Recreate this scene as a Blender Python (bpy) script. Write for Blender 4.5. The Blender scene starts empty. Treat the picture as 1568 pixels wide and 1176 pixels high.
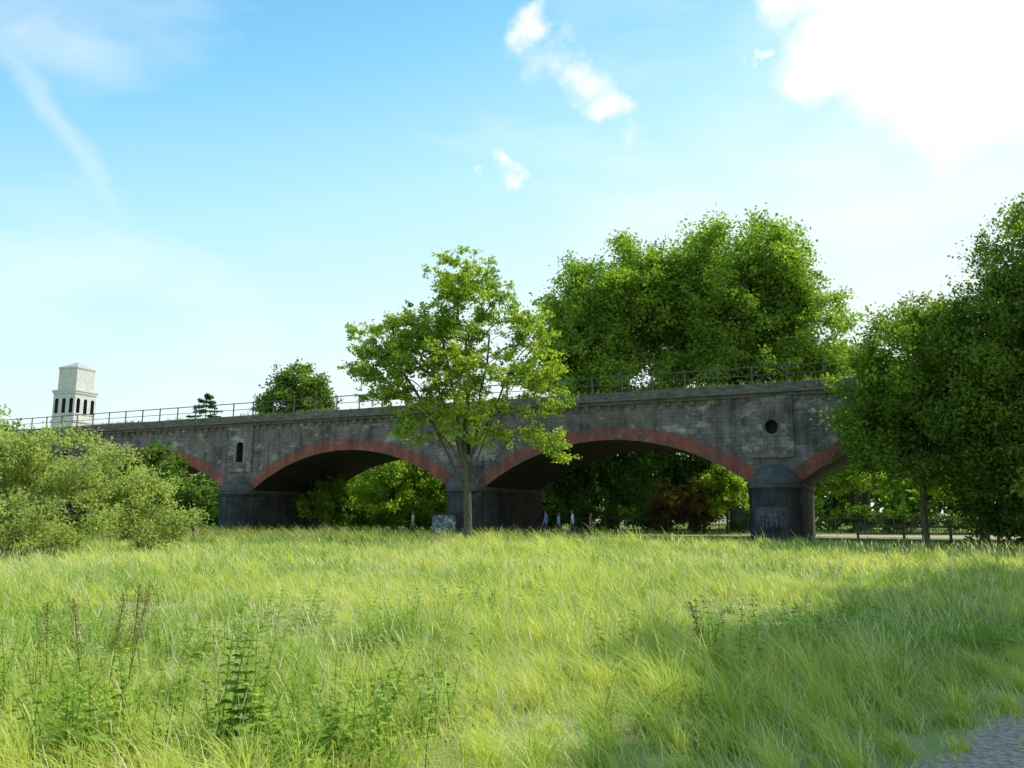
import bpy, math, random
import numpy as np
from mathutils import Vector, Matrix
random.seed(3)
scene = bpy.context.scene
scene.view_settings.view_transform = 'Standard'
scene.view_settings.look = 'None'
scene.view_settings.exposure = 0

# ------------------------------------------------------------------ helpers
def link(o):
    scene.collection.objects.link(o); return o

def nt_new(name):
    m = bpy.data.materials.new(name); m.use_nodes = True
    nt = m.node_tree; nt.nodes.clear()
    return m, nt, nt.nodes, nt.links

def mesh_np(name, V, Q, C=None, M=None, mats=(), smooth=False):
    V = np.asarray(V, np.float32); Q = np.asarray(Q, np.int32)
    me = bpy.data.meshes.new(name)
    me.vertices.add(len(V)); me.vertices.foreach_set("co", V.ravel())
    me.loops.add(Q.size); me.loops.foreach_set("vertex_index", Q.ravel())
    me.polygons.add(len(Q)); me.polygons.foreach_set("loop_start", np.arange(len(Q), dtype=np.int32)*4)
    if M is not None: me.polygons.foreach_set("material_index", np.asarray(M, np.int32))
    if smooth: me.polygons.foreach_set("use_smooth", np.ones(len(Q), bool))
    me.update(calc_edges=True)
    if C is not None:
        a = me.color_attributes.new("Col", 'FLOAT_COLOR', 'POINT')
        cc = np.ones((len(V), 4), np.float32); cc[:, :3] = C
        a.data.foreach_set("color", cc.ravel())
    for m in mats: me.materials.append(m)
    o = bpy.data.objects.new(name, me)
    return link(o)

def merge(parts):
    Vs, Qs, Cs, Ms = [], [], [], []; off = 0
    for V, Q, C, M in parts:
        Vs.append(V); Qs.append(Q+off); Cs.append(C); Ms.append(M); off += len(V)
    return np.concatenate(Vs), np.concatenate(Qs), np.concatenate(Cs), np.concatenate(Ms)

def unit(a):
    return a/np.maximum(np.linalg.norm(a, axis=-1, keepdims=True), 1e-9)

def strips(P, D, S, L, W, prof, B, col, mat=0):
    N = len(P); K = len(prof)
    V = np.zeros((N, K, 2, 3))
    for k, (t, w) in enumerate(prof):
        c = P + D*(L*t)[:, None] + B*(t*t)
        V[:, k, 0] = c - S*(W*w*.5)[:, None]
        V[:, k, 1] = c + S*(W*w*.5)[:, None]
    V = V.reshape(-1, 3)
    base = (np.arange(N)*K*2)[:, None]
    Q = []
    for k in range(K-1):
        Q.append(base + np.array([[2*k, 2*k+1, 2*k+3, 2*k+2]]))
    Q = np.stack(Q, 1).reshape(-1, 4)
    C = np.repeat(col, K*2, axis=0)
    return V, Q, C, np.full(len(Q), mat)

def tubes(A, Bp, ra, rb, col, mat=1, n=5):
    A = np.asarray(A, float); Bp = np.asarray(Bp, float)
    d = unit(Bp-A)
    h = np.where(np.abs(d[:, 2:3]) > .9, np.array([[1., 0, 0]]), np.array([[0, 0, 1.]]))
    u = unit(np.cross(d, h)); v = np.cross(d, u)
    N = len(A); V = np.zeros((N, 2, n, 3))
    for i in range(n):
        a = 2*math.pi*i/n
        o = u*math.cos(a)+v*math.sin(a)
        V[:, 0, i] = A+o*ra[:, None]; V[:, 1, i] = Bp+o*rb[:, None]
    base = (np.arange(N)*2*n)[:, None]
    Q = np.stack([base[:, 0][:, None]+np.array([[i, (i+1) % n, n+(i+1) % n, n+i]]) for i in range(n)], 1).reshape(-1, 4)
    V = V.reshape(-1, 3)
    C = np.tile(np.array(col), (len(V), 1))
    return V, Q, C, np.full(len(Q), mat)

# ------------------------------------------------------------------ materials
def leaf_material(name, trans=0.38, tmul=(1.5, 1.7, .7), gloss=.04):
    m, nt, N, L = nt_new(name)
    at = N.new('ShaderNodeAttribute'); at.attribute_name = 'Col'
    p = N.new('ShaderNodeBsdfDiffuse')
    L.new(at.outputs['Color'], p.inputs['Color'])
    mu = N.new('ShaderNodeMix'); mu.data_type = 'RGBA'; mu.blend_type = 'MULTIPLY'; mu.inputs[0].default_value = 1
    L.new(at.outputs['Color'], mu.inputs[6]); mu.inputs[7].default_value = (*tmul, 1)
    t = N.new('ShaderNodeBsdfTranslucent'); L.new(mu.outputs[2], t.inputs['Color'])
    x = N.new('ShaderNodeMixShader'); x.inputs[0].default_value = trans
    L.new(p.outputs[0], x.inputs[1]); L.new(t.outputs[0], x.inputs[2])
    last = x
    if gloss:
        g = N.new('ShaderNodeBsdfGlossy'); g.inputs['Roughness'].default_value = .4; g.inputs['Color'].default_value = (.9, 1, .9, 1)
        x2 = N.new('ShaderNodeMixShader'); x2.inputs[0].default_value = gloss
        L.new(x.outputs[0], x2.inputs[1]); L.new(g.outputs[0], x2.inputs[2]); last = x2
    o = N.new('ShaderNodeOutputMaterial'); L.new(last.outputs[0], o.inputs[0])
    return m

def noisy(name, c1, c2, scale=5, rough=.9, detail=6, bump=.2, c3=None, coord='Object', stretch=(1, 1, 1)):
    m, nt, N, L = nt_new(name)
    tc = N.new('ShaderNodeTexCoord'); mp = N.new('ShaderNodeMapping'); mp.inputs['Scale'].default_value = stretch
    L.new(tc.outputs[coord], mp.inputs[0])
    n = N.new('ShaderNodeTexNoise'); n.inputs['Scale'].default_value = scale; n.inputs['Detail'].default_value = detail
    n.inputs['Roughness'].default_value = .65
    L.new(mp.outputs[0], n.inputs['Vector'])
    r = N.new('ShaderNodeValToRGB'); r.color_ramp.elements[0].position = .35; r.color_ramp.elements[1].position = .65
    r.color_ramp.elements[0].color = (*c1, 1); r.color_ramp.elements[1].color = (*c2, 1)
    if c3:
        e = r.color_ramp.elements.new(.8); e.color = (*c3, 1)
    L.new(n.outputs['Fac'], r.inputs[0])
    p = N.new('ShaderNodeBsdfPrincipled'); p.inputs['Roughness'].default_value = rough
    L.new(r.outputs[0], p.inputs['Base Color'])
    b = N.new('ShaderNodeBump'); b.inputs['Strength'].default_value = bump; b.inputs['Distance'].default_value = .05
    L.new(n.outputs['Fac'], b.inputs['Height']); L.new(b.outputs[0], p.inputs['Normal'])
    o = N.new('ShaderNodeOutputMaterial'); L.new(p.outputs[0], o.inputs[0])
    return m

def masonry(name, ca, cb, mortar, bw, bh, dirt, pale=None, pale_amt=.0, d0=.42, d1=.6, moss=None, streak=(.5, 1.2), warm=None):
    """coursed masonry on (x along, z up) with dirt streaks, pale lime bloom and moss"""
    m, nt, N, L = nt_new(name)
    tc = N.new('ShaderNodeTexCoord')
    sx = N.new('ShaderNodeSeparateXYZ'); L.new(tc.outputs['Object'], sx.inputs[0])
    ad = N.new('ShaderNodeMath'); ad.operation = 'ADD'; L.new(sx.outputs[0], ad.inputs[0]); L.new(sx.outputs[1], ad.inputs[1])
    cx = N.new('ShaderNodeCombineXYZ'); L.new(ad.outputs[0], cx.inputs[0]); L.new(sx.outputs[2], cx.inputs[1])
    br = N.new('ShaderNodeTexBrick'); L.new(cx.outputs[0], br.inputs['Vector'])
    br.inputs['Scale'].default_value = 1; br.inputs['Brick Width'].default_value = bw; br.inputs['Row Height'].default_value = bh
    br.inputs['Mortar Size'].default_value = .018; br.inputs['Bias'].default_value = -.1
    br.inputs['Color1'].default_value = (*ca, 1); br.inputs['Color2'].default_value = (*cb, 1); br.inputs['Mortar'].default_value = (*mortar, 1)
    n1 = N.new('ShaderNodeTexNoise'); n1.inputs['Scale'].default_value = .55; n1.inputs['Detail'].default_value = 8; n1.inputs['Roughness'].default_value = .72
    L.new(tc.outputs['Object'], n1.inputs['Vector'])
    r1 = N.new('ShaderNodeValToRGB'); r1.color_ramp.elements[0].position = d0; r1.color_ramp.elements[1].position = d1
    L.new(n1.outputs['Fac'], r1.inputs[0])
    mx = N.new('ShaderNodeMix'); mx.data_type = 'RGBA'; L.new(r1.outputs[0], mx.inputs[0])
    L.new(br.outputs['Color'], mx.inputs[6]); mx.inputs[7].default_value = (*dirt, 1)
    mp = N.new('ShaderNodeMapping'); mp.inputs['Scale'].default_value = (1.8, 1.8, .3); L.new(tc.outputs['Object'], mp.inputs[0])
    n2 = N.new('ShaderNodeTexNoise'); n2.inputs['Scale'].default_value = 1.2; n2.inputs['Detail'].default_value = 7; n2.inputs['Roughness'].default_value = .65; L.new(mp.outputs[0], n2.inputs['Vector'])
    r2 = N.new('ShaderNodeValToRGB'); r2.color_ramp.elements[0].position = .36; r2.color_ramp.elements[1].position = .66
    r2.color_ramp.elements[0].color = (streak[0],)*3+(1,); r2.color_ramp.elements[1].color = (streak[1],)*3+(1,)
    L.new(n2.outputs['Fac'], r2.inputs[0])
    m2 = N.new('ShaderNodeMix'); m2.data_type = 'RGBA'; m2.blend_type = 'MULTIPLY'; m2.inputs[0].default_value = 1
    L.new(mx.outputs[2], m2.inputs[6]); L.new(r2.outputs[0], m2.inputs[7])
    last = m2.outputs[2]
    def patch(last, color, loc, scl, lo, hi):
        n3 = N.new('ShaderNodeTexNoise'); n3.inputs['Scale'].default_value = .8; n3.inputs['Detail'].default_value = 9; n3.inputs['Roughness'].default_value = .78
        mp3 = N.new('ShaderNodeMapping'); mp3.inputs['Location'].default_value = loc; mp3.inputs['Scale'].default_value = scl
        L.new(tc.outputs['Object'], mp3.inputs[0]); L.new(mp3.outputs[0], n3.inputs['Vector'])
        r3 = N.new('ShaderNodeValToRGB'); r3.color_ramp.elements[0].position = lo; r3.color_ramp.elements[1].position = hi
        L.new(n3.outputs['Fac'], r3.inputs[0])
        m3 = N.new('ShaderNodeMix'); m3.data_type = 'RGBA'; L.new(r3.outputs[0], m3.inputs[0]); L.new(last, m3.inputs[6]); m3.inputs[7].default_value = (*color, 1)
        return m3.outputs[2]
    if warm: last = patch(last, warm, (21, 5, 3), (.5, .5, .7), .50, .64)
    if pale: last = patch(last, pale, (7.3, 2, 4), (.8, .8, 1.3), .56-pale_amt, .68-pale_amt)
    if moss: last = patch(last, moss, (1.3, 12, 9), (1.4, 1.4, .5), .57, .70)
    p = N.new('ShaderNodeBsdfPrincipled'); p.inputs['Roughness'].default_value = .92
    L.new(last, p.inputs['Base Color'])
    b = N.new('ShaderNodeBump'); b.inputs['Strength'].default_value = .5; b.inputs['Distance'].default_value = .03
    sm = N.new('ShaderNodeMath'); sm.operation = 'SUBTRACT'; L.new(n1.outputs['Fac'], sm.inputs[0]); L.new(br.outputs['Fac'], sm.inputs[1])
    L.new(sm.outputs[0], b.inputs['Height']); L.new(b.outputs[0], p.inputs['Normal'])
    o = N.new('ShaderNodeOutputMaterial'); L.new(p.outputs[0], o.inputs[0])
    return m

M_leaf = leaf_material('leaf', .47, (1.55, 1.6, .6), 0)
M_grass = leaf_material('grass_blade', .45, (1.3, 1.25, .75), 0)
M_bark = noisy('bark', (.05, .04, .028), (.18, .15, .105), 6, .95, 8, .6, stretch=(3, 3, .6))
M_wall = masonry('weathered_masonry', (.22, .18, .165), (.28, .235, .215), (.14, .125, .115), .55, .24, (.11, .09, .09), (.42, .39, .35), .03, moss=(.15, .155, .07), streak=(.45, 1.2), warm=(.21, .155, .125))
M_ring = masonry('red_brick_ring', (.42, .11, .06), (.32, .085, .05), (.20, .10, .08), .42, .12, (.15, .085, .075), (.33, .27, .245), .0, .49, .62, streak=(.65, 1.15))
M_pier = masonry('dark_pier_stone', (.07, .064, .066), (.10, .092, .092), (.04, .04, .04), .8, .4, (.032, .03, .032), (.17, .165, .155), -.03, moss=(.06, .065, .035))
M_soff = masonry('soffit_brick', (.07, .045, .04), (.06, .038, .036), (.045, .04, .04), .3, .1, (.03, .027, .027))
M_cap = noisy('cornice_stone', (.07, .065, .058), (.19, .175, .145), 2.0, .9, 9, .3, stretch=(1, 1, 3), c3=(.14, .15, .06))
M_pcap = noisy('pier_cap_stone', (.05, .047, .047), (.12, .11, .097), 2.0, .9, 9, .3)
M_quoin = noisy('pale_quoin_stone', (.20, .18, .16), (.33, .30, .27), 2.5, .9, 8, .3)
M_niche = noisy('niche_painted_shade', (.02, .02, .02), (.04, .035, .035), 3)  # near-black colour paints the shade into the niche recesses
M_iron = noisy('painted_iron', (.05, .055, .06), (.09, .09, .09), 9, .6)
M_ballast = noisy('ballast_moss', (.12, .11, .08), (.17, .2, .06), 1.2)

# ------------------------------------------------------------------ world
SUN_AZ = math.radians(69); SUN_EL = math.radians(52)
sv = Vector((math.sin(SUN_AZ)*math.cos(SUN_EL), math.cos(SUN_AZ)*math.cos(SUN_EL), math.sin(SUN_EL)))
w = bpy.data.worlds.new("World"); scene.world = w; w.use_nodes = True
nt = w.node_tree; N = nt.nodes; L = nt.links; N.clear()
sky = N.new('ShaderNodeTexSky'); sky.sky_type = 'NISHITA'; sky.sun_disc = False
sky.sun_elevation = SUN_EL; sky.sun_rotation = SUN_AZ; sky.air_density = 1.0; sky.dust_density = 1.0; sky.ozone_density = 1.5
tc = N.new('ShaderNodeTexCoord')
nz = N.new('ShaderNodeTexNoise'); nz.inputs['Scale'].default_value = 9; nz.inputs['Detail'].default_value = 5; nz.inputs['Roughness'].default_value = .62
L.new(tc.outputs['Generated'], nz.inputs['Vector'])
sb = N.new('ShaderNodeVectorMath'); sb.operation = 'SUBTRACT'; L.new(nz.outputs['Color'], sb.inputs[0]); sb.inputs[1].default_value = (.5, .5, .5)
sc = N.new('ShaderNodeVectorMath'); sc.operation = 'SCALE'; L.new(sb.outputs[0], sc.inputs[0]); sc.inputs['Scale'].default_value = .13
av = N.new('ShaderNodeVectorMath'); av.operation = 'ADD'; L.new(tc.outputs['Generated'], av.inputs[0]); L.new(sc.outputs[0], av.inputs[1])
sxyz = N.new('ShaderNodeSeparateXYZ'); L.new(tc.outputs['Generated'], sxyz.inputs[0])
m_el = N.new('ShaderNodeMapRange'); m_el.inputs['From Min'].default_value = 0; m_el.inputs['From Max'].default_value = .62
m_el.inputs['To Min'].default_value = 1.2; m_el.inputs['To Max'].default_value = .17; L.new(sxyz.outputs[2], m_el.inputs['Value'])
m_ax = N.new('ShaderNodeMath'); m_ax.operation = 'MULTIPLY_ADD'; L.new(sxyz.outputs[0], m_ax.inputs[0]); m_ax.inputs[1].default_value = .40; L.new(m_el.outputs[0], m_ax.inputs[2])
gr = N.new('ShaderNodeValToRGB'); e = gr.color_ramp.elements
e[0].position = 0; e[0].color = (.10, .42, .88, 1); e[1].position = 1; e[1].color = (.92, 1, 1, 1)
x = e.new(.28); x.color = (.27, .68, .97, 1); x = e.new(.52); x.color = (.54, .91, 1, 1); x = e.new(.78); x.color = (.79, .99, 1, 1)
L.new(m_ax.outputs[0], gr.inputs[0])
gs = N.new('ShaderNodeVectorMath'); gs.operation = 'SCALE'; L.new(gr.outputs[0], gs.inputs[0]); gs.inputs['Scale'].default_value = 7.2
mg = N.new('ShaderNodeMix'); mg.data_type = 'RGBA'; mg.inputs[0].default_value = .9; L.new(sky.outputs[0], mg.inputs[6]); L.new(gs.outputs[0], mg.inputs[7])
def dvec(az, el):
    az = math.radians(az); el = math.radians(el)
    return (math.sin(az)*math.cos(el), math.cos(az)*math.cos(el), math.sin(el))
puffs = [(25.0, 29.5, .06, .04, 1), (30, 30.0, .11, .04, 1), (36, 27, .10, .05, 1), (23, 34.5, .06, .04, 1), (31, 25.5, .07, .05, 1),
         (6.9, 28.2, .028, .03, .95), (5.2, 29.8, .024, .04, .9), (3.2, 31.4, .012, .04, .8), (1.2, 32.8, .014, .03, .95), (9.2, 25.8, .014, .04, .7), (-.2, 24.6, .013, .02, .95),
         (19.6, 30.2, .006, .012, .8), (-2.9, 24.0, .004, .012, .7), (-34, 28.6, .02, .09, .5)]
last = None
for az, el, r, s, op in puffs:
    d = N.new('ShaderNodeVectorMath'); d.operation = 'DISTANCE'; L.new(av.outputs[0], d.inputs[0]); d.inputs[1].default_value = dvec(az, el)
    mr = N.new('ShaderNodeMapRange'); mr.interpolation_type = 'SMOOTHSTEP'
    mr.inputs['From Min'].default_value = r+s*.5; mr.inputs['From Max'].default_value = r-s*.5
    mr.inputs['To Min'].default_value = 0; mr.inputs['To Max'].default_value = op
    L.new(d.outputs['Value'], mr.inputs['Value'])
    if last is None: last = mr.outputs[0]
    else:
        mm = N.new('ShaderNodeMath'); mm.operation = 'MAXIMUM'; L.new(last, mm.inputs[0]); L.new(mr.outputs[0], mm.inputs[1]); last = mm.outputs[0]
# old contrail on the left
cn = Vector((-.606, .927, .529)).cross(Vector((-.495, .953, .367))).normalized()
sc2 = N.new('ShaderNodeVectorMath'); sc2.operation = 'SCALE'; L.new(sb.outputs[0], sc2.inputs[0]); sc2.inputs['Scale'].default_value = .06
av2 = N.new('ShaderNodeVectorMath'); av2.operation = 'ADD'; L.new(tc.outputs['Generated'], av2.inputs[0]); L.new(sc2.outputs[0], av2.inputs[1])
dt = N.new('ShaderNodeVectorMath'); dt.operation = 'DOT_PRODUCT'; L.new(av2.outputs[0], dt.inputs[0]); dt.inputs[1].default_value = cn
ab = N.new('ShaderNodeMath'); ab.operation = 'ABSOLUTE'; L.new(dt.outputs['Value'], ab.inputs[0])
mr1 = N.new('ShaderNodeMapRange'); mr1.interpolation_type = 'SMOOTHSTEP'; mr1.inputs['From Min'].default_value = .02; mr1.inputs['From Max'].default_value = 0; mr1.inputs['To Min'].default_value = 0; mr1.inputs['To Max'].default_value = .27
L.new(ab.outputs[0], mr1.inputs['Value'])
mr2 = N.new('ShaderNodeMapRange'); mr2.interpolation_type = 'SMOOTHSTEP'; mr2.inputs['From Min'].default_value = .25; mr2.inputs['From Max'].default_value = .42
L.new(sxyz.outputs[2], mr2.inputs['Value'])
mr3 = N.new('ShaderNodeMapRange'); mr3.interpolation_type = 'SMOOTHSTEP'; mr3.inputs['From Min'].default_value = -.2; mr3.inputs['From Max'].default_value = -.35
L.new(sxyz.outputs[0], mr3.inputs['Value'])
p1 = N.new('ShaderNodeMath'); p1.operation = 'MULTIPLY'; L.new(mr1.outputs[0], p1.inputs[0]); L.new(mr2.outputs[0], p1.inputs[1])
p2 = N.new('ShaderNodeMath'); p2.operation = 'MULTIPLY'; L.new(p1.outputs[0], p2.inputs[0]); L.new(mr3.outputs[0], p2.inputs[1])
mm = N.new('ShaderNodeMath'); mm.operation = 'MAXIMUM'; L.new(last, mm.inputs[0]); L.new(p2.outputs[0], mm.inputs[1]); last = mm.outputs[0]
mpc = N.new('ShaderNodeMapping'); mpc.inputs['Scale'].default_value = (1.2, 1.2, 4.0); mpc.inputs['Rotation'].default_value = (0, .12, 0)
L.new(tc.outputs['Generated'], mpc.inputs[0])
nc = N.new('ShaderNodeTexNoise'); nc.inputs['Scale'].default_value = 2.2; nc.inputs['Detail'].default_value = 5; nc.inputs['Distortion'].default_value = .15
L.new(mpc.outputs[0], nc.inputs['Vector'])
mrc = N.new('ShaderNodeMapRange'); mrc.inputs['From Min'].default_value = .46; mrc.inputs['From Max'].default_value = .75; mrc.inputs['To Max'].default_value = .5
L.new(nc.outputs['Fac'], mrc.inputs['Value'])
mm = N.new('ShaderNodeMath'); mm.operation = 'MAXIMUM'; L.new(last, mm.inputs[0]); L.new(mrc.outputs[0], mm.inputs[1]); last = mm.outputs[0]
mxs = N.new('ShaderNodeMix'); mxs.data_type = 'RGBA'; L.new(last, mxs.inputs[0]); L.new(mg.outputs[2], mxs.inputs[6]); mxs.inputs[7].default_value = (7.4, 7.5, 7.4, 1)
bg = N.new('ShaderNodeBackground'); bg.inputs['Strength'].default_value = .15; L.new(mxs.outputs[2], bg.inputs['Color'])
wo = N.new('ShaderNodeOutputWorld'); L.new(bg.outputs[0], wo.inputs[0])

sl = bpy.data.lights.new('sun', 'SUN'); sl.energy = 5; sl.angle = math.radians(.5); sl.color = (1, .96, .86)
so = link(bpy.data.objects.new('sun', sl)); so.rotation_euler = (-sv).to_track_quat('-Z', 'Y').to_euler(); so.location = (60, 40, 80)

# ------------------------------------------------------------------ camera
cd = bpy.data.cameras.new('camera'); cam = link(bpy.data.objects.new('camera', cd)); scene.camera = cam
cd.sensor_width = 36; cd.lens = 28; cd.clip_end = 3000
cam.location = (0, 0, 1.6); cam.rotation_euler = (math.radians(90+9.17), 0, 0)

# ------------------------------------------------------------------ ground
gm = noisy('meadow_soil', (.14, .16, .05), (.32, .31, .13), 1.3, 1, 8, .4)
G = 1500
mesh_np('meadow_ground', [(-G, -G, 0), (G, -G, 0), (G, G, 0), (-G, G, 0)], [[0, 1, 2, 3]], mats=[gm])

def ribbon(name, left, right, z, mat):
    V = []; Q = []
    n = len(left)
    for a, b in zip(left, right): V += [(*a, z), (*b, z)]
    for i in range(n-1): Q.append([2*i, 2*i+1, 2*i+3, 2*i+2])
    return mesh_np(name, V, Q, mats=[mat])
pathL = [(-4.9, -1.0), (-1.1, 2.3), (1.95, 4.95), (2.8, 5.6), (3.65, 6.5), (5.0, 7.4), (6.4, 8.4), (9, 9.7), (13, 11.1), (24, 12.8)]
pathR = [(-2.7, -3.1), (1.2, .2), (4.2, 3.0), (5.0, 3.7), (5.8, 4.4), (6.9, 5.2), (8.0, 6.0), (10, 7.0), (14, 8.2), (24, 10.0)]
M_gravel = noisy('gravelly_earth', (.20, .15, .11), (.56, .46, .37), 20, .95, 10, 1.0)
ribbon('gravel_path', pathL, pathR, .006, M_gravel)
M_sand = noisy('sandy_gravel', (.34, .30, .24), (.45, .41, .34), 4, .95)
ribbon('sandy_path', [(18, 60), (26, 56.5), (34, 53.5), (44, 52), (70, 50)], [(18, 57), (26, 53), (34, 49.5), (44, 48), (70, 46)], .006, M_sand)

def in_path(x, y, jit=0):
    pl = np.array(pathL); pr = np.array(pathR)
    ins = np.zeros(len(x), bool)
    for i in range(len(pl)-1):
        poly = [pl[i], pl[i+1], pr[i+1], pr[i]]
        s = np.ones(len(x), bool)
        for k in range(4):
            a = poly[k]; b = poly[(k+1) % 4]; ln = math.hypot(*(b-a))
            s &= ((b[0]-a[0])*(y-a[1])-(b[1]-a[1])*(x-a[0]))/ln <= (0.02 if k in (1, 3) else -jit)
        ins |= s
    return ins

# ------------------------------------------------------------------ viaduct frame
P0 = np.array([-3.05, 54.6]); ang = math.radians(-24)
dvx = np.array([math.cos(ang), math.sin(ang)]); nvx = np.array([-math.sin(ang), math.cos(ang)])
def st(x, y):
    rx = x-P0[0]; ry = y-P0[1]
    return rx*dvx[0]+ry*dvx[1], rx*nvx[0]+ry*nvx[1]

# ------------------------------------------------------------------ grass
rng = np.random.default_rng(5)
def lf(x, y, s, ph):
    return (np.sin(x*s+ph)+np.sin(y*s*1.3+ph*2.1)+np.sin((x*.7+y*.6)*s*1.9+ph*.7)+np.sin((x*.8-y*.5)*s*2.7+ph*3.3))/4
def grass_band(n, y0, y1, wmin, wmax, hmul=1):
    y = np.sqrt(rng.uniform(y0**2, y1**2, n)); x = rng.uniform(-1, 1, n)*(y*.76+1.5)
    tuft = rng.random(n) < .5
    cell = .38+.014*y
    gx = np.floor(x/cell); gy = np.floor(y/cell)
    hsh = np.modf(np.abs(np.sin(gx*12.9898+gy*78.233)*43758.5453))[0]; hs2 = np.modf(hsh*917.31)[0]; hs3 = np.modf(hsh*57.7)[0]
    x = np.where(tuft, (gx+.2+.6*hsh)*cell+rng.normal(0, .10, n)*cell, x); y = np.where(tuft, (gy+.2+.6*hs2)*cell+rng.normal(0, .10, n)*cell, y)
    s, t = st(x, y)
    keep = (t < -1.2) & ~(in_path(x, y, .12) & (rng.random(n) < .965))
    x = x[keep]; y = y[keep]; tuft = tuft[keep]; hs3 = hs3[keep]; hsh = hsh[keep]; n = len(x)
    L1 = lf(x, y, .55, 1); L2 = lf(x, y, 1.9, 4)
    h = .34+.22*L1+.22*L2
    h *= rng.uniform(.45, 1.2, n)*np.where(tuft, .7+.9*hs3, 1)
    far = np.clip((y-24)/20, 0, 1)
    left = np.clip((14-x)/8, 0, 1)
    h = h*(1+.3*far*left) + .28*far*left - .16*far*(1-left)*.8
    edge = np.clip(((-x*.66+y*.75)-2.5)/1.2, 0, 1); edge = np.where((x > 0) & (y < 12), edge, 1)
    h = h*(.4+.6*edge)
    h = np.clip(h, .07, 1.2)*hmul
    h = np.where(in_path(x, y, .0), np.minimum(h, .12), h)
    a = rng.uniform(0, 2*np.pi, n)
    wa = 3.3+2.2*lf(x, y, .7, 8)
    wind = np.stack([np.cos(wa), np.sin(wa), np.zeros(n)], 1)*.45
    lean = np.stack([np.cos(a), np.sin(a), np.zeros(n)], 1)*rng.uniform(.1, .8, n)[:, None]+wind*rng.uniform(.1, 1, n)[:, None]
    D = unit(np.stack([lean[:, 0]*.35, lean[:, 1]*.35, np.ones(n)], 1))
    B = lean*h[:, None]*1.0; B[:, 2] = -h*rng.uniform(.05, .5, n)
    b = a+rng.uniform(-.6, .6, n)+np.pi/2
    S = np.stack([np.cos(b), np.sin(b), np.zeros(n)], 1)
    W = rng.uniform(wmin, wmax, n)
    g = np.clip(.58+.85*lf(x, y, .5, 2)+.5*lf(x, y, 1.4, 6)+rng.normal(0, .25, n)+np.where(tuft, (hsh-.5)*.9, 0), 0, 1)[:, None]
    dry = (rng.random(n) < .15+.14*lf(x, y, .9, 11))[:, None]
    c = np.array([.22, .37, .055])*(1-g)+np.array([.58, .64, .15])*g
    c = np.where(dry, np.array([.72, .67, .38]), c)
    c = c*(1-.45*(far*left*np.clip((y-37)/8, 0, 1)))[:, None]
    P = np.stack([x, y, np.zeros(n)], 1)
    return strips(P, D, S, h, W, [(0, 1), (.5, .8), (1, .1)], B, c)
def seedheads(n, y0, y1, wm):
    y = np.sqrt(rng.uniform(y0**2, y1**2, n)); x = rng.uniform(-1, 1, n)*(y*.76+1.5)
    s, t = st(x, y); keep = (t < -1.2) & ~in_path(x, y) & (lf(x, y, .8, 3)+rng.normal(0, .3, n) > 0) & ~((y > 28) & (x > 8)) & ~((x > 0) & (y < 12) & ((-x*.66+y*.75) < 3.2))
    x = x[keep]; y = y[keep]; n = len(x)
    h = rng.uniform(.4, .78, n)
    a = rng.uniform(0, 2*np.pi, n)
    lean = np.stack([np.cos(a)*.2-.05, np.sin(a)*.2, np.zeros(n)], 1)
    D = unit(lean*.5+np.array([0, 0, 1.])); B = lean*h[:, None]
    b = rng.uniform(0, np.pi, n); S = np.stack([np.cos(b), np.sin(b), np.zeros(n)], 1)
    c = np.array([.66, .65, .42])*rng.uniform(.7, 1.2, (n, 1))
    P = np.stack([x, y, np.zeros(n)], 1)
    return strips(P, D, S, h, np.full(n, wm), [(0, .2), (.8, .2), (.84, .8), (.9, 1.0), (1, .1)], B, c)
parts = [grass_band(85000, 4.0, 10, .004, .0095), grass_band(78000, 9.5, 20, .009, .018), grass_band(60000, 19, 36, .020, .036), grass_band(45000, 35, 66, .04, .07),
         seedheads(5000, 4.5, 12, .008), seedheads(8000, 12, 26, .014), seedheads(6000, 26, 50, .026)]
V, Q, C, M = merge(parts)
mesh_np('meadow_grass', V, Q, C, M, [M_grass])

n = 26000
y = rng.uniform(50, 110, n); x = rng.uniform(-1, 1, n)*(y*.8)
s_, t_ = st(x, y); k = (t_ > 10.5) & ~((x > 17) & (y < 61)); x = x[k]; y = y[k]; n = len(x)
a = rng.uniform(0, 6.28, n); h = rng.uniform(.1, .3, n)
mesh_np('lawn_grass', *strips(np.stack([x, y, 0*x], 1), np.tile([0, 0, 1.], (n, 1)), np.stack([np.cos(a), np.sin(a), 0*a], 1), h, np.full(n, .08), [(0, 1), (1, .2)],
        np.stack([np.sin(a)*.1, np.cos(a)*.1, 0*a], 1), np.array([.2, .32, .05])*rng.uniform(.7, 1.3, (n, 1))), [M_grass])

# ------------------------------------------------------------------ viaduct mesh
class MB:
    def __init__(s): s.V = []; s.F = []; s.M = []
    def q(s, pts, m):
        i = len(s.V); s.V += [tuple(p) for p in pts]; s.F.append(list(range(i, i+len(pts)))); s.M.append(m)
    def box(s, x0, x1, y0, y1, z0, z1, m):
        c = [(x0, y0, z0), (x1, y0, z0), (x1, y1, z0), (x0, y1, z0), (x0, y0, z1), (x1, y0, z1), (x1, y1, z1), (x0, y1, z1)]
        for f in ((0, 3, 2, 1), (4, 5, 6, 7), (0, 1, 5, 4), (1, 2, 6, 5), (2, 3, 7, 6), (3, 0, 4, 7)): s.q([c[i] for i in f], m)
    def make(s, name, mats, parent=None):
        me = bpy.data.meshes.new(name); me.from_pydata(s.V, [], s.F)
        for m in mats: me.materials.append(m)
        me.polygons.foreach_set('material_index', s.M); me.update()
        o = link(bpy.data.objects.new(name, me))
        if parent: o.parent = parent
        return o
def empty(name, loc=(0, 0, 0), rz=0):
    e = link(bpy.data.objects.new(name, None)); e.location = loc; e.rotation_euler = (0, 0, rz); e.empty_display_size = .5; return e
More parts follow.
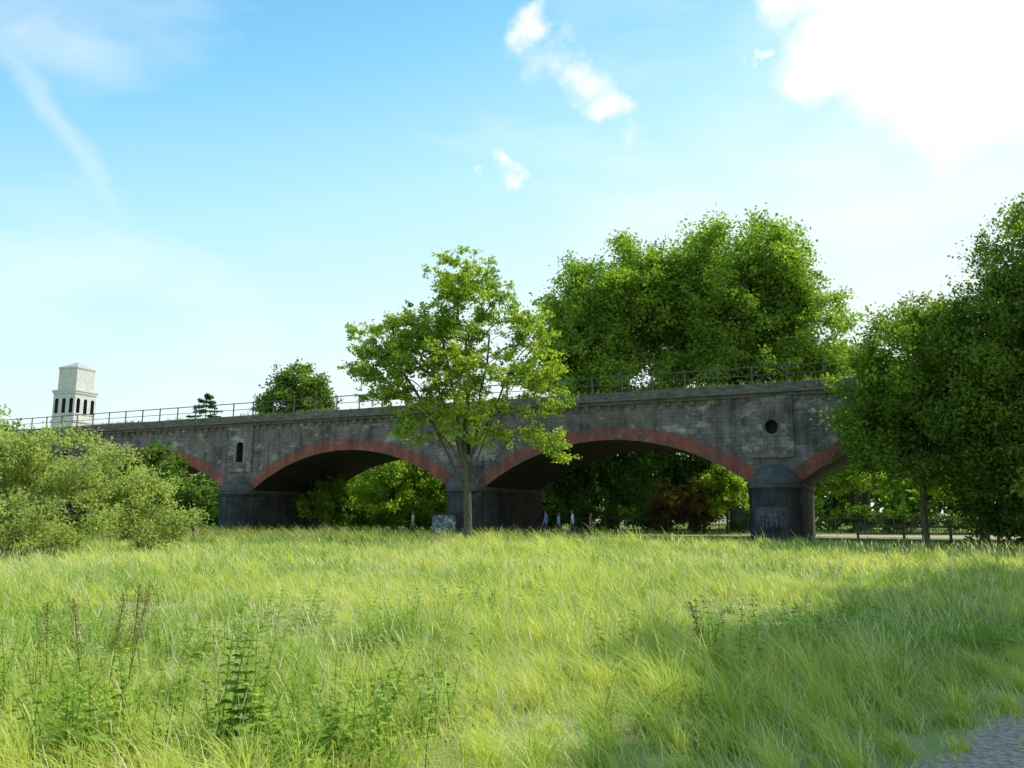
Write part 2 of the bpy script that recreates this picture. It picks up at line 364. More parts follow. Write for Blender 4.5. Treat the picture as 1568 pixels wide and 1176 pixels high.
def asort(loop):
    mx = sum(p[0] for p in loop)/len(loop); mz = sum(p[1] for p in loop)/len(loop)
    return sorted(loop, key=lambda p: math.atan2(p[1]-mz, p[0]-mx))

via = empty('railway_viaduct', (P0[0], P0[1], 0), ang)
W = 10.0; SPR = 3.3; RISE = 2.85; HP = 1.35; TH = .8; TOP = 8.35
A = 10-HP; R = (A*A+RISE*RISE)/(2*RISE); zc = SPR+RISE-R; th0 = math.asin(A/R)
wall = MB(); ring = MB(); pier = MB(); soff = MB()
NS = 28
eh = (R+TH)*math.sin(th0); ez = zc+(R+TH)*math.cos(th0); he = 10-eh
KS = range(-7, 5)
for k in KS:
    c = k*20+10
    I = []; E = []
    for j in range(NS+1):
        t = -th0+2*th0*j/NS
        I.append((c+R*math.sin(t), zc+R*math.cos(t))); E.append((c+(R+TH)*math.sin(t), zc+(R+TH)*math.cos(t)))
    for j in range(NS):
        (a, az), (b, bz) = I[j], I[j+1]; (ea, eaz), (eb, ebz) = E[j], E[j+1]
        for yy, yr in ((0, -.05), (W, W+.05)):
            wall.q([(ea, yy, eaz), (eb, yy, ebz), (eb, yy, TOP), (ea, yy, TOP)], 0)
            ring.q([(a, yr, az), (b, yr, bz), (eb, yr, ebz), (ea, yr, eaz)], 0)
            ring.q([(ea, yr, eaz), (eb, yr, ebz), (eb, yy, ebz), (ea, yy, eaz)], 0)
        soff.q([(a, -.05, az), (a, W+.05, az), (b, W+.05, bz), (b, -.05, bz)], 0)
def holed(mb, s0, s1, z0, z1, y, loop, depth):
    cx = sum(p[0] for p in loop)/len(loop); cz = sum(p[1] for p in loop)/len(loop)
    corners = [(s1, z1), (s0, z1), (s0, z0), (s1, z0)]
    ang_l = [(math.atan2(p[1]-cz, p[0]-cx), p) for p in loop]
    def onrect(t):
        dx, dz = math.cos(t), math.sin(t); m = 1e9
        if dx > 1e-9: m = min(m, (s1-cx)/dx)
        if dx < -1e-9: m = min(m, (s0-cx)/dx)
        if dz > 1e-9: m = min(m, (z1-cz)/dz)
        if dz < -1e-9: m = min(m, (z0-cz)/dz)
        return (cx+dx*m, cz+dz*m)
    n = len(loop)
    for i in range(n):
        t0, p0 = ang_l[i]; t1, p1 = ang_l[(i+1) % n]
        if t1 < t0: t1 += 2*math.pi
        o0 = onrect(t0); o1 = onrect(t1); mids = []
        for cn in corners:
            tcn = math.atan2(cn[1]-cz, cn[0]-cx)
            for q in (tcn, tcn+2*math.pi):
                if t0 < q < t1: mids.append(cn)
        pts = [p0, o0]+mids+[o1, p1]
        mb.q([(p[0], y, p[1]) for p in pts], 0)
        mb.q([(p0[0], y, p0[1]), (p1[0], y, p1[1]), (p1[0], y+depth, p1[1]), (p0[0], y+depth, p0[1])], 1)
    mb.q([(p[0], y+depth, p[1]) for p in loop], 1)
pil = MB()
for k in range(-7, 6):
    c = k*20
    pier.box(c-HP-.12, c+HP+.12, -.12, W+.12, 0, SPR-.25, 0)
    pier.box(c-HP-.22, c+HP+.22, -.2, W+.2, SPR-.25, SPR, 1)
    for yy in (0.0, W):
        wall.q([(c-HP, yy, SPR), (c+HP, yy, SPR), (c+he, yy, ez), (c-he, yy, ez)], 0)
    wall.q([(c-he, W, ez), (c+he, W, ez), (c+he, W, TOP), (c-he, W, TOP)], 0)
    pw = he+.32; y0 = -.16; pz0 = 4.75
    wall.q([(c-he, 0, ez), (c+he, 0, ez), (c+he, 0, pz0), (c-he, 0, pz0)], 0)
    if k == 1:
        loop = [(c+.36*math.cos(a), 6.55+.42*math.sin(a)) for a in [2*math.pi*i/20 for i in range(20)]]
    else:
        loop = [(c+.33*math.cos(a), 6.75+.33*math.sin(a)) for a in [math.pi*i/10 for i in range(11)]]+[(c-.33, 5.5), (c, 5.5), (c+.33, 5.5)]
    loop = asort(loop)
    holed(pil, c-pw, c+pw, pz0, TOP, y0, loop, .6)
    for sx in (-1, 1):
        pil.q([(c+sx*pw, y0, pz0), (c+sx*pw, .0, pz0), (c+sx*pw, .0, TOP), (c+sx*pw, y0, TOP)], 0)
    pil.q([(c-pw, y0, pz0), (c+pw, y0, pz0), (c+pw, .6, pz0-.05), (c-pw, .6, pz0-.05)], 0)
    for sx in (-1, 1):
        for zi in range(4):
            if k == 1:
                if zi % 2: continue
                xa = c+sx*.5; xb = c+sx*.82
            else:
                xa = c+sx*.40; xb = c+sx*(.66 if zi % 2 else .54)
            pil.box(min(xa, xb), max(xa, xb), y0-.03, y0-.002, 5.5+zi*.42, 5.5+zi*.42+.38, 2)
    def ringpts(r, e, z, n=16): return [(c+r*math.cos(math.pi+math.pi*i/n), -.12+e*math.sin(math.pi+math.pi*i/n), z) for i in range(n+1)]
    prof = [(1.45, 1.5, 0, 0), (1.32, 1.36, .5, 0), (1.30, 1.34, SPR-.35, 0), (1.46, 1.5, SPR-.3, 1), (1.46, 1.5, SPR-.02, 1), (1.40, 1.4, SPR+.08, 1), (1.2, 1.12, SPR+.45, 1), (.85, .7, SPR+.8, 1), (.45, .3, SPR+1.02, 1), (.1, .05, SPR+1.1, 1)]
    for (r0, e0, z0, m0), (r1, e1, z1, m1) in zip(prof[:-1], prof[1:]):
        a = ringpts(r0, e0, z0); b = ringpts(r1, e1, z1)
        for i in range(16): pier.q([a[i], a[i+1], b[i+1], b[i]], m1)
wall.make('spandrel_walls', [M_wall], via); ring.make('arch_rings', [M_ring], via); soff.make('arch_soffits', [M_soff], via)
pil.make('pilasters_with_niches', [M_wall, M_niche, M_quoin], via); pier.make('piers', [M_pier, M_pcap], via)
cor = MB(); S0, S1 = -140, 100
cor.box(S0, S1, -.22, W+.22, TOP, TOP+.2, 0)
cor.box(S0, S1, -.40, W+.40, TOP+.2, TOP+.34, 0)
s = S0
while s < S1:
    l = 2.0
    cor.box(s+.01, s+l-.01, -.34, .25, TOP+.34, TOP+.78+random.uniform(-.012, .012), 0)
    cor.box(s+.01, s+l-.01, W-.25, W+.34, TOP+.34, TOP+.78, 0)
    s += l
s = S0
while s < S1:
    cor.box(s, s+.3, -.12, -.003, TOP-.28, TOP-.002, 0); s += .75
cor.box(S0, S1, .25, W-.25, TOP+.34, TOP+.55, 1)
cor.make('cornice_and_parapet', [M_cap, M_ballast], via)
rg = np.random.default_rng(8); n = 2600
s_ = rg.uniform(-50, 45, n); keep = np.sin(s_*.9)+np.sin(s_*.37+1)+rg.normal(0, .6, n) > .3; s_ = s_[keep]; n = len(s_)
P = np.stack([s_, rg.uniform(-.3, .3, n), np.full(n, TOP+.77)], 1); a = rg.uniform(0, 6.28, n)
o = mesh_np('parapet_weeds', *strips(P, np.tile([0, 0, 1.], (n, 1)), np.stack([np.cos(a), np.sin(a), 0*a], 1), rg.uniform(.08, .32, n), np.full(n, .06), [(0, 1), (1, .2)], np.stack([np.cos(a)*.08, np.sin(a)*.08, 0*a], 1), np.array([.2, .3, .06])*rg.uniform(.6, 1.3, (n, 1))), [M_grass])
o.parent = via
def graffiti_mat(seed, basec, l1, l2):
    m, nt, N, L = nt_new('graffiti_paint')
    tc = N.new('ShaderNodeTexCoord'); mp = N.new('ShaderNodeMapping'); mp.inputs['Location'].default_value = (seed, 0, seed); L.new(tc.outputs['Object'], mp.inputs[0])
    def lines(scale, off, wdt):
        n = N.new('ShaderNodeTexNoise'); n.inputs['Scale'].default_value = scale; n.inputs['Detail'].default_value = 1.0; L.new(mp.outputs[0], n.inputs['Vector'])
        s = N.new('ShaderNodeMath'); s.operation = 'SUBTRACT'; L.new(n.outputs['Fac'], s.inputs[0]); s.inputs[1].default_value = off
        a = N.new('ShaderNodeMath'); a.operation = 'ABSOLUTE'; L.new(s.outputs[0], a.inputs[0])
        c = N.new('ShaderNodeMath'); c.operation = 'LESS_THAN'; L.new(a.outputs[0], c.inputs[0]); c.inputs[1].default_value = wdt
        return c.outputs[0]
    m1 = N.new('ShaderNodeMix'); m1.data_type = 'RGBA'; L.new(lines(1.6, .56, .04), m1.inputs[0]); m1.inputs[6].default_value = (*basec, 1); m1.inputs[7].default_value = (*l1, 1)
    m2 = N.new('ShaderNodeMix'); m2.data_type = 'RGBA'; L.new(lines(2.0, .48, .022), m2.inputs[0]); L.new(m1.outputs[2], m2.inputs[6]); m2.inputs[7].default_value = (*l2, 1)
    p = N.new('ShaderNodeBsdfPrincipled'); p.inputs['Roughness'].default_value = .7; L.new(m2.outputs[2], p.inputs['Base Color'])
    o = N.new('ShaderNodeOutputMaterial'); L.new(p.outputs[0], o.inputs[0]); return m

rail = empty('iron_railing', (P0[0], P0[1], 0), ang)
rb = MB(); z0 = TOP+.78
for yy in (0.0, W):
    rb.box(S0, S1, yy-.03, yy+.03, z0+1.02, z0+1.08, 0)
    rb.box(S0, S1, yy-.02, yy+.02, z0+.52, z0+.56, 0)
    s = S0+1
    while s < S1:
        rb.box(s-.035, s+.035, yy-.035, yy+.035, z0-.02, z0+1.1, 0); s += 2.0
rb.make('posts_and_rails', [M_iron], rail)

gw = empty('graffiti_wall', (-4.2, 51.2, 0), ang)
g = MB()
g.box(-1.0, .7, 0, .3, 0, 1.45, 0); g.box(-1.08, .78, -.06, .36, 1.45, 1.55, 0)
g.make('wall_body', [M_pier], gw)
g = MB(); g.q([(-.99, -.004, .1), (.69, -.004, .1), (.69, -.004, 1.44), (-.99, -.004, 1.44)], 0); g.make('painted_face', [graffiti_mat(1.5, (.11, .115, .12), (.13, .22, .27), (.5, .5, .48))], gw)
g = MB()
for i in range(10):
    a0 = math.radians(215+i*9); a1 = math.radians(224+i*9); f = lambda a, z: (20+1.315*math.cos(a), -.12+1.355*math.sin(a), z)
    g.q([f(a0, .8), f(a1, .8), f(a1, 1.9), f(a0, 1.9)], 0)
g.make('pier_graffiti', [graffiti_mat(4.2, (.06, .055, .058), (.06, .085, .13), (.11, .12, .14))], via)

# ------------------------------------------------------------------ trees
LM = np.array([2.35, 2.1, 1.8])
def tree_arrays(base, lobes, n_clumps, n_leaves, leaf, clump_r, trunk_top, trunk_r, ca, cb, seed, expo=.45, flat=.8, bark=(.5, .5, .5), upcurve=.18, minr=.012, forks=None, forkn=3, sc_=.27):
    rg = np.random.default_rng(seed)
    lob = np.array(lobes, float); vol = lob[:, 3]*lob[:, 4]*lob[:, 5]; pr = vol**.8/np.sum(vol**.8)
    idx = rg.choice(len(lob), n_clumps, p=pr)
    d = unit(rg.normal(size=(n_clumps, 3))); rr = rg.random(n_clumps)**expo
    Cn = lob[idx, :3]+d*rr[:, None]*lob[idx, 3:6]
    Cn[:, 2] = np.maximum(Cn[:, 2], .25)
    base = np.array(base, float); tt = np.array(trunk_top, float)
    Nn = [base.copy()]; par = [-1]
    nk = 8
    for i in range(1, nk+1):
        t = i/nk; p = base+(tt-base)*t; p[:2] += rg.normal(0, .05+.012*np.linalg.norm(tt-base), 2)*(.6 if i < nk else 0)*t
        Nn.append(p); par.append(i-1)
    if forks:
        for fi, f in enumerate(forks):
            f = np.array(f, float); j0 = forkn+(fi % 2); p0 = Nn[j0]; pj = j0
            for i in range(1, 6):
                t = i/5; p = p0+(f-p0)*t+rg.normal(0, .07, 3)+np.array([0, 0, .25])*math.sin(3.14*t); Nn.append(p); par.append(pj); pj = len(Nn)-1
    order = np.argsort(np.linalg.norm(Cn-tt, axis=1)+rg.normal(0, .3, n_clumps))
    tips = []
    for o in order:
        c = Cn[o]; A_ = np.array(Nn)
        dv = c-A_; dist = np.linalg.norm(dv, axis=1)
        cost = dist+1.1*np.maximum(0, A_[:, 2]-c[2])+.12*np.linalg.norm(A_-tt, axis=1)
        cost[:3] += 50
        j = int(np.argmin(cost)); p0 = Nn[j]; ln = dist[j]
        ctrl = p0*.5+c*.5+np.array([0, 0, upcurve*ln])+rg.normal(0, .06*ln, 3)
        pj = j; ns = 4
        for i in range(1, ns+1):
            t = i/ns; p = (1-t)**2*p0+2*t*(1-t)*ctrl+t*t*c
            Nn.append(p); par.append(pj); pj = len(Nn)-1
        tips.append(pj)
    Nn = np.array(Nn); par = np.array(par); cnt = np.zeros(len(Nn))
    for t in tips: cnt[t] += 1
    for i in range(len(Nn)-1, 0, -1): cnt[par[i]] += cnt[i]
    cnt = np.maximum(cnt, 1); r = np.maximum(trunk_r*(cnt/cnt[0])**.5, minr)
    r[0] *= 1.35
    ch = np.arange(1, len(Nn)); pa = par[1:]
    ra = np.minimum(r[pa], r[ch]*1.35)
    ra[:nk] = r[pa[:nk]]
    T = tubes(Nn[pa], Nn[ch], ra, r[ch], bark, 1, 6)
    nt_ = n_clumps*6
    ci = np.repeat(np.arange(n_clumps), 6); tipd = unit(rg.normal(size=(nt_, 3))*[1, 1, .8])
    cs = rg.uniform(.5, 1.5, n_clumps)*clump_r
    e = Cn[ci]+tipd*(cs[ci]*rg.uniform(.6, 1.7, nt_))[:, None]
    T2 = tubes(Cn[ci], e, np.full(nt_, minr*.8), np.full(nt_, minr*.3), bark, 1, 3)
    w_ = cs**2; w_ /= w_.sum()
    li = rg.choice(n_clumps, n_leaves, p=w_)
    tw = li*6+rg.integers(0, 6, n_leaves)
    f = rg.random(n_leaves)**.6*1.1
    P = Cn[li]*(1-f)[:, None]+e[tw]*f[:, None]+rg.normal(size=(n_leaves, 3))*(cs[li]*sc_)[:, None]*[1, 1, flat]
    n_ = unit(rg.normal(size=(n_leaves, 3))+np.array([.25, -.25, .8])); u = unit(np.cross(n_, rg.normal(size=(n_leaves, 3)))); v = np.cross(n_, u)
    sz = leaf*rg.uniform(.6, 1.35, n_leaves)
    cm = rg.random(n_clumps); g = np.clip(cm[li]*.7+rg.normal(.15, .2, n_leaves), 0, 1)[:, None]
    col = (np.array(ca)*(1-g)+np.array(cb)*g)*LM
    LV = np.stack([P-u*sz[:, None]*.5, P+v*(sz*.32)[:, None]+n_*(sz*.08)[:, None], P+u*sz[:, None]*.5-n_*(sz*.1)[:, None], P-v*(sz*.32)[:, None]+n_*(sz*.08)[:, None]], 1).reshape(-1, 3)
    LQ = np.arange(n_leaves*4).reshape(-1, 4)
    return merge([T, T2, (LV, LQ, np.repeat(col, 4, axis=0), np.zeros(n_leaves, int))])
def tree(name, *a, **k):
    V, Q, C, M = tree_arrays(*a, **k)
    V[:, 2] = np.maximum(V[:, 2], 0.0)
    return mesh_np(name, V, Q, C, M, [M_leaf, M_bark])

LG = (.06, .12, .02); LY = (.13, .20, .035); DG = (.025, .06, .012); MG = (.05, .105, .02)
tree('field_maple_tree', (-2.2, 40, 0), [(-2.6, 40, 13.0, 2.5, 2.6, 2.3), (-6.0, 40, 10.3, 2.7, 2.4, 1.3), (-7.5, 40, 9.2, 1.4, 1.8, 1.0), (-3.8, 40, 10.6, 3.0, 3, 2.0), (.5, 40, 10.6, 2.0, 2.4, 1.8),
      (-2.6, 39.8, 8.4, 4.6, 3.5, 1.6), (1.5, 39.5, 8.4, 1.5, 2, 1.1), (1.2, 39, 5.4, 2.2, 1.6, .5), (2.4, 39, 4.5, 1.2, 1.2, .35), (-6.2, 39.6, 7.5, 2.0, 2, .9), (-2.8, 39.5, 6.3, 3.2, 2.6, 1.2), (-5.0, 39.5, 5.6, 1.7, 1.4, .7), (1.3, 39.6, 7.0, 1.5, 1.8, .8)],
     500, 46000, .17, .36, (-2.3, 40, 9.5), .22, LG, (.18, .24, .04), 11, expo=.5, forks=[(-5.6, 40, 8.8), (.2, 39.6, 9.0), (-1.2, 40.6, 10.8), (-3.6, 39.4, 10.6), (1.0, 39.2, 6.2), (-4.6, 40.6, 9.6), (-.4, 40.4, 8.2), (-4.4, 39.2, 6.4)], forkn=2, flat=.55)
tree('plane_tree', (9, 72, 0), [(7.6, 72, 19, 5.0, 6, 6.3), (11, 72, 21.6, 4.2, 5, 5.0), (5.1, 71, 14, 2.6, 4, 4.5), (10, 71, 13, 6, 5, 4)],
     330, 85000, .31, 1.05, (9, 72, 17), .5, MG, (.13, .20, .035), 21, expo=.34, sc_=.30)
tree('plane_tree', (20.5, 73, 0), [(20.5, 73, 21.4, 7.4, 8, 7.2), (16, 73, 20.2, 5, 6, 6), (24, 72, 23.0, 4.2, 5, 5), (27, 71, 17, 3.6, 5, 5.4), (21, 69, 13.5, 7, 5, 4.5)],
     500, 135000, .31, 1.1, (20.5, 73, 19), .7, MG, (.13, .20, .035), 22, expo=.34, sc_=.30)
tree('plane_tree', (33, 75, 0), [(32, 75, 12, 6, 5, 5.0), (29, 73, 9, 4, 4, 4), (38, 74, 11, 5, 4, 5)], 150, 36000, .34, 1.0, (33, 75, 11), .4, LG, (.16, .24, .05), 23)
tree('lime_tree', (-27, 98, 0), [(-26.5, 98, 15.3, 3.7, 3.6, 4.4), (-28.5, 98, 13.4, 3.0, 3, 4), (-24.5, 97, 13.2, 3.0, 3, 4)], 220, 34000, .34, .65, (-26.5, 98, 14), .35, (.045, .085, .02), (.08, .13, .03), 24, expo=.4, sc_=.4)
# woods behind the arches
tree('beech_tree', (-12.5, 76, 0), [(-12.5, 76, 5, 4.5, 4, 4), (-9, 78, 4.5, 4, 4, 4)], 110, 26000, .30, .9, (-12.5, 76, 6), .35, LG, (.19, .28, .05), 31)
tree('beech_tree', (-20, 84, 0), [(-20, 84, 5, 5, 4, 4.5), (-26, 86, 5, 4, 4, 4.5)], 100, 18000, .38, 1.0, (-20, 84, 6), .35, DG, LG, 37)
tree('beech_tree', (-3, 80, 0), [(-3, 80, 6, 5, 4, 5), (1, 80, 5.5, 4, 4, 5)], 110, 20000, .36, 1.0, (-3, 80, 7), .4, MG, LY, 32)
tree('beech_tree', (6, 70, 0), [(6, 70, 6, 4, 3, 5), (10.5, 71, 6, 4, 3, 5.2), (3, 71, 4.5, 3, 3, 3.6)], 130, 26000, .32, .9, (6, 70, 7), .35, DG, (.06, .11, .022), 33)
tree('beech_tree', (17, 76, 0), [(16, 76, 5.5, 5, 3, 5), (22, 78, 5.5, 5, 3, 5)], 120, 22000, .38, 1.0, (17, 76, 7), .4, DG, MG, 38)
tree('copper_hazel_shrub', (15.0, 63, 0), [(15.0, 63, 2.6, 2.2, 2, 2.3), (12.5, 63.5, 2, 2.2, 2, 1.9)], 70, 12000, .2, .5, (15.0, 63, 2.6), .15, (.05, .035, .02), (.10, .09, .03), 34)
tree('hazel_shrub', (16.5, 61.8, 0), [(16.2, 61.6, 3.2, 1.5, 1.0, 2.3)], 45, 9000, .22, .45, (16.5, 61.8, 2.8), .1, LG, (.17, .25, .04), 35)
tree('hazel_shrub', (-16, 68, 0), [(-16, 68, 2.6, 2.5, 2, 2.0)], 40, 8000, .25, .6, (-16, 68, 2.6), .12, LG, (.17, .25, .04), 36)
tree('hawthorn_hedge', (4, 66, 0), [(xx, 66-.05*xx+(xx % 3)*.3, 1.1, 2.2, 1.1, .9+.3*(xx % 4)/3) for xx in range(-14, 14, 3)], 130, 20000, .22, .5, (4, 66, 1.6), .12, DG, (.05, .09, .02), 39)
tree('hawthorn_hedge', (30, 64.5, 0), [(xx, 64.5-.05*(xx-18), .9, 2.2, 1.1, .7+.3*(xx % 4)/3) for xx in range(18, 46, 3)], 110, 15000, .22, .45, (30, 64.5, 1.4), .12, DG, (.06, .10, .02), 40)
parts = []
rg = np.random.default_rng(77)
for i, xx in enumerate(np.linspace(-125, 170, 38)):
    yy = 106+rg.uniform(-8, 14); hh = rg.uniform(6.5, 9.5) if xx < 5 else rg.uniform(9, 15)
    parts.append(tree_arrays((xx, yy, 0), [(xx, yy, hh*.55, 6.5, 4, hh*.45), (xx+4, yy-2, hh*.3, 5, 3, hh*.3), (xx-3, yy-3, 1.6, 5, 2, 1.6)], 55, 3200, .95, 1.5, (xx, yy, hh*.6), .35, MG, (.10, .16, .03), 500+i, minr=.05))
V, Q, C, M = merge(parts); V[:, 2] = np.maximum(V[:, 2], 0); mesh_np('distant_trees', V, Q, C, M, [M_leaf, M_bark])
# right side group in front of the viaduct
DA = (.028, .062, .013)
tree('ash_tree', (18.9, 37, 0), [(18.2, 37, 8.0, 2.8, 3, 2.8), (16.8, 36.5, 6.2, 1.6, 2.5, 1.8), (20.4, 37.5, 9.6, 2.4, 3, 2.6), (19.6, 36.5, 5.2, 3.2, 3, 1.9), (17.4, 36, 4.0, 1.8, 2, 1.0), (20.5, 36, 3.6, 2.6, 2, 1.2)], 280, 56000, .17, .55, (18.9, 37, 7.5), .14, DA, (.11, .17, .03), 41, expo=.42, sc_=.34)
tree('ash_tree', (22.8, 35, 0), [(21.8, 35, 9.4, 2.8, 3.2, 3.2), (23.6, 34, 12.2, 2.6, 3, 3.4), (20.6, 34.5, 6.5, 2.6, 2.6, 2.4), (22.5, 34.5, 5, 3.4, 3, 2.4), (22.5, 34, 3.0, 3, 2.4, 1.6)], 340, 70000, .17, .58, (22.8, 35, 8.5), .16, DA, (.12, .185, .035), 42, expo=.42, sc_=.34)
tree('ash_tree', (26, 33.5, 0), [(25, 33, 7, 3.6, 3.5, 5), (26, 33, 11.5, 3, 3, 4)], 170, 32000, .19, .65, (26, 33, 9), .2, DA, (.10, .16, .03), 43, sc_=.38)
tree('ash_tree', (24.5, 42, 0), [(24, 42, 8.2, 4.5, 3, 3.8), (21, 43, 6.5, 3, 3, 2.6), (28, 42, 6, 4, 3, 3)], 180, 34000, .22, .75, (24.5, 42, 8), .2, DA, (.09, .15, .03), 44, sc_=.38)
tree('elder_shrub', (22.5, 35.5, 0), [(21.8, 35.5, 1.6, 1.6, 1.6, 1.5), (24, 35.5, 1.9, 2.2, 1.6, 1.8)], 70, 12000, .2, .45, (22.5, 35.5, 1.6), .1, DA, (.07, .12, .025), 47)
tree('elder_shrub', (29, 46, 0), [(29, 46, 2.6, 3.5, 2, 2.2), (34, 46, 3, 4, 2, 2.6)], 70, 12000, .24, .6, (29, 46, 2.6), .12, DA, (.07, .12, .025), 46)
tree('beech_tree', (29, 68, 0), [(28, 68, 5.5, 5, 4, 2.2), (36, 68, 5.5, 5, 4, 2.4), (44, 66, 6, 5, 4, 2.6)], 130, 22000, .3, .9, (29, 68, 6), .3, LG, (.19, .27, .04), 45)
# tall limes along the path, right of the frame: their shade falls on the meadow
def shade_tree(cx, cy, cz, r, seed):
    tree('roadside_lime_tree', (cx+.6, cy, 0), [(cx, cy, cz, r, r, r*.7), (cx+r*.3, cy, cz-1.2, r*.8, r*.8, r*.5)], 200, 26000, .33, .55, (cx+.3, cy, cz), .24, DG, MG, seed, expo=.5)
shade_tree(13.3, 12.2, 12, 3.3, 51)
shade_tree(17.3, 16.0, 12, 3.5, 52)
shade_tree(21.6, 21.0, 12, 3.8, 53)
shade_tree(12.9, 7.6, 12, 3.2, 54)
shade_tree(17.4, 11.4, 12, 3.4, 55)
# willow bushes left
tree('willow_bush', (-19, 30.5, 0), [(-19.6, 30, 3.0, 2.6, 2.4, 2.2), (-17.0, 30.3, 2.8, 2.3, 2.2, 2.0), (-15.0, 30.8, 2.2, 1.5, 1.8, 1.7), (-13.7, 31, 1.1, 1.5, 1.3, .9), (-23, 29, 2.9, 3, 2.5, 2.3), (-17.5, 28.5, 1.2, 3.5, 1.8, 1.2), (-21.5, 27.5, 1.2, 3.0, 1.8, 1.2)],
     520, 95000, .115, .30, (-18.5, 30.5, 1.6), .12, (.115, .155, .06), (.20, .25, .105), 61, expo=.4, upcurve=.3, sc_=.5)
tree('sumac_shrub', (-16, 41, 0), [(-16.6, 41, 2.2, 1.7, 1.4, 1.2), (-19, 42, 3.4, 2, 1.5, 1.4)], 45, 6000, .26, .5, (-16.4, 41, 2.4), .08, (.03, .06, .015), (.07, .12, .03), 62)
tree('elder_tree', (-29, 40, 0), [(-28.5, 40, 4.4, 3, 2.5, 2.2)], 60, 11000, .22, .6, (-28, 40, 4.4), .15, MG, LG, 63)

def conifer(name, x, y, H, seed):
    rg = np.random.default_rng(seed); parts = [tubes([(x, y, 0)], [(x, y, H)], np.array([.2]), np.array([.02]), (.5,)*3)]
    A_ = []; B_ = []
    for z in np.arange(3, H-.15, .5):
        ln = (H-z)*.62+.25
        for a in rg.uniform(0, 6.28, 7):
            A_.append((x, y, z)); B_.append((x+math.cos(a)*ln, y+math.sin(a)*ln, z-ln*.12+rg.uniform(0, .3)))
    A_ = np.array(A_); B_ = np.array(B_)
    B_[:, 2] = np.maximum(B_[:, 2], .6); n = len(A_)
    parts.append(tubes(A_, B_, np.full(n, .04), np.full(n, .012), (.5,)*3))
    m = 70; i = rg.integers(0, n, n*m); f = rg.uniform(.15, 1.05, n*m)[:, None]
    P = A_[i]*(1-f)+B_[i]*f; D = unit(B_[i]-A_[i]+rg.normal(0, .8, (n*m, 3))*[1, 1, .4]); S = unit(np.cross(D, rg.normal(size=(n*m, 3))))
    parts.append(strips(P, D, S, np.full(n*m, .34), np.full(n*m, .12), [(0, .6), (.5, 1), (1, .1)], np.tile([0, 0, -.05], (n*m, 1)), np.array([.08, .15, .06])*rg.uniform(.6, 1.4, (n*m, 1))))
    V, Q, C, M = merge(parts); return mesh_np(name, V, Q, C, M, [M_leaf, M_bark])
conifer('spruce_tree', -33.3, 86, 14.4, 5)

# ------------------------------------------------------------------ bell tower
M_tow = noisy('tower_stone', (.46, .45, .42), (.60, .59, .55), .6, .9, 8, .1)
M_towd = noisy('tower_dark', (.03, .035, .04), (.05, .05, .055), 1)
M_roof = noisy('tower_roof', (.34, .32, .3), (.45, .42, .4), 1)
tw = empty('bell_tower', (-138.5, 250, 0), math.radians(-16.3))
t = MB()
def sq(h0, z0, z1, m=0): t.box(-h0, h0, -h0, h0, z0, z1, m)
sq(4.25, 0, 29.4); sq(4.5, 29.4, 30.0)
sq(4.45, 38.3, 39.0); sq(4.65, 39.0, 39.5); sq(3.55, 39.5, 46.4); sq(3.75, 46.4, 46.9)
for a, b in (((-3.75, -3.75), (3.75, -3.75)), ((3.75, -3.75), (3.75, 3.75)), ((3.75, 3.75), (-3.75, 3.75)), ((-3.75, 3.75), (-3.75, -3.75))):
    t.q([(*a, 46.9), (*b, 46.9), (0, 0, 49.0)], 2)
def belfry(mb, h, z0, z1, n, ow, zs, zt, depth):
    for r in range(4):
        ca, sa = math.cos(r*math.pi/2), math.sin(r*math.pi/2)
        T_ = lambda x, y, z: (x*ca-y*sa, x*sa+y*ca, z)
        cw = 2*h/n
        tmp = MB()
        for i in range(n):
            c = -h+cw*(i+.5)
            lp = [(c+ow*math.cos(a), zt+ow*math.sin(a)) for a in [math.pi*j/8 for j in range(9)]]+[(c-ow, zs), (c, zs), (c+ow, zs)]
            holed(tmp, c-cw/2, c+cw/2, z0, z1, -h, asort(lp), depth)
            tmp.box(c-ow-.2, c+ow+.2, -h-.2, -h-.01, zs-.35, zs-.02, 0)
        for V_, m_ in [([tmp.V[i] for i in f], mm) for f, mm in zip(tmp.F, tmp.M)]:
            mb.q([T_(*p) for p in V_], m_)
belfry(t, 4.2, 30.0, 38.3, 3, .7, 32.2, 36.2, 1.2)
for zz in (27.2, 24.8):
    sq(4.33, zz, zz+.25)
t.make('tower_body', [M_tow, M_towd, M_roof], tw)
ch = MB()
ch.box(5, 30, -8, 8, 0, 22, 0); ch.q([(5, -8, 22), (30, -8, 22), (30, 0, 29), (5, 0, 29)], 2); ch.q([(5, 8, 22), (5, 0, 29), (30, 0, 29), (30, 8, 22)], 2)
ch.q([(5, -8, 22), (5, 0, 29), (5, 8, 22)], 0); ch.q([(30, -8, 22), (30, 8, 22), (30, 0, 29)], 0)
ch.make('nave', [M_tow, M_towd, M_roof], tw)

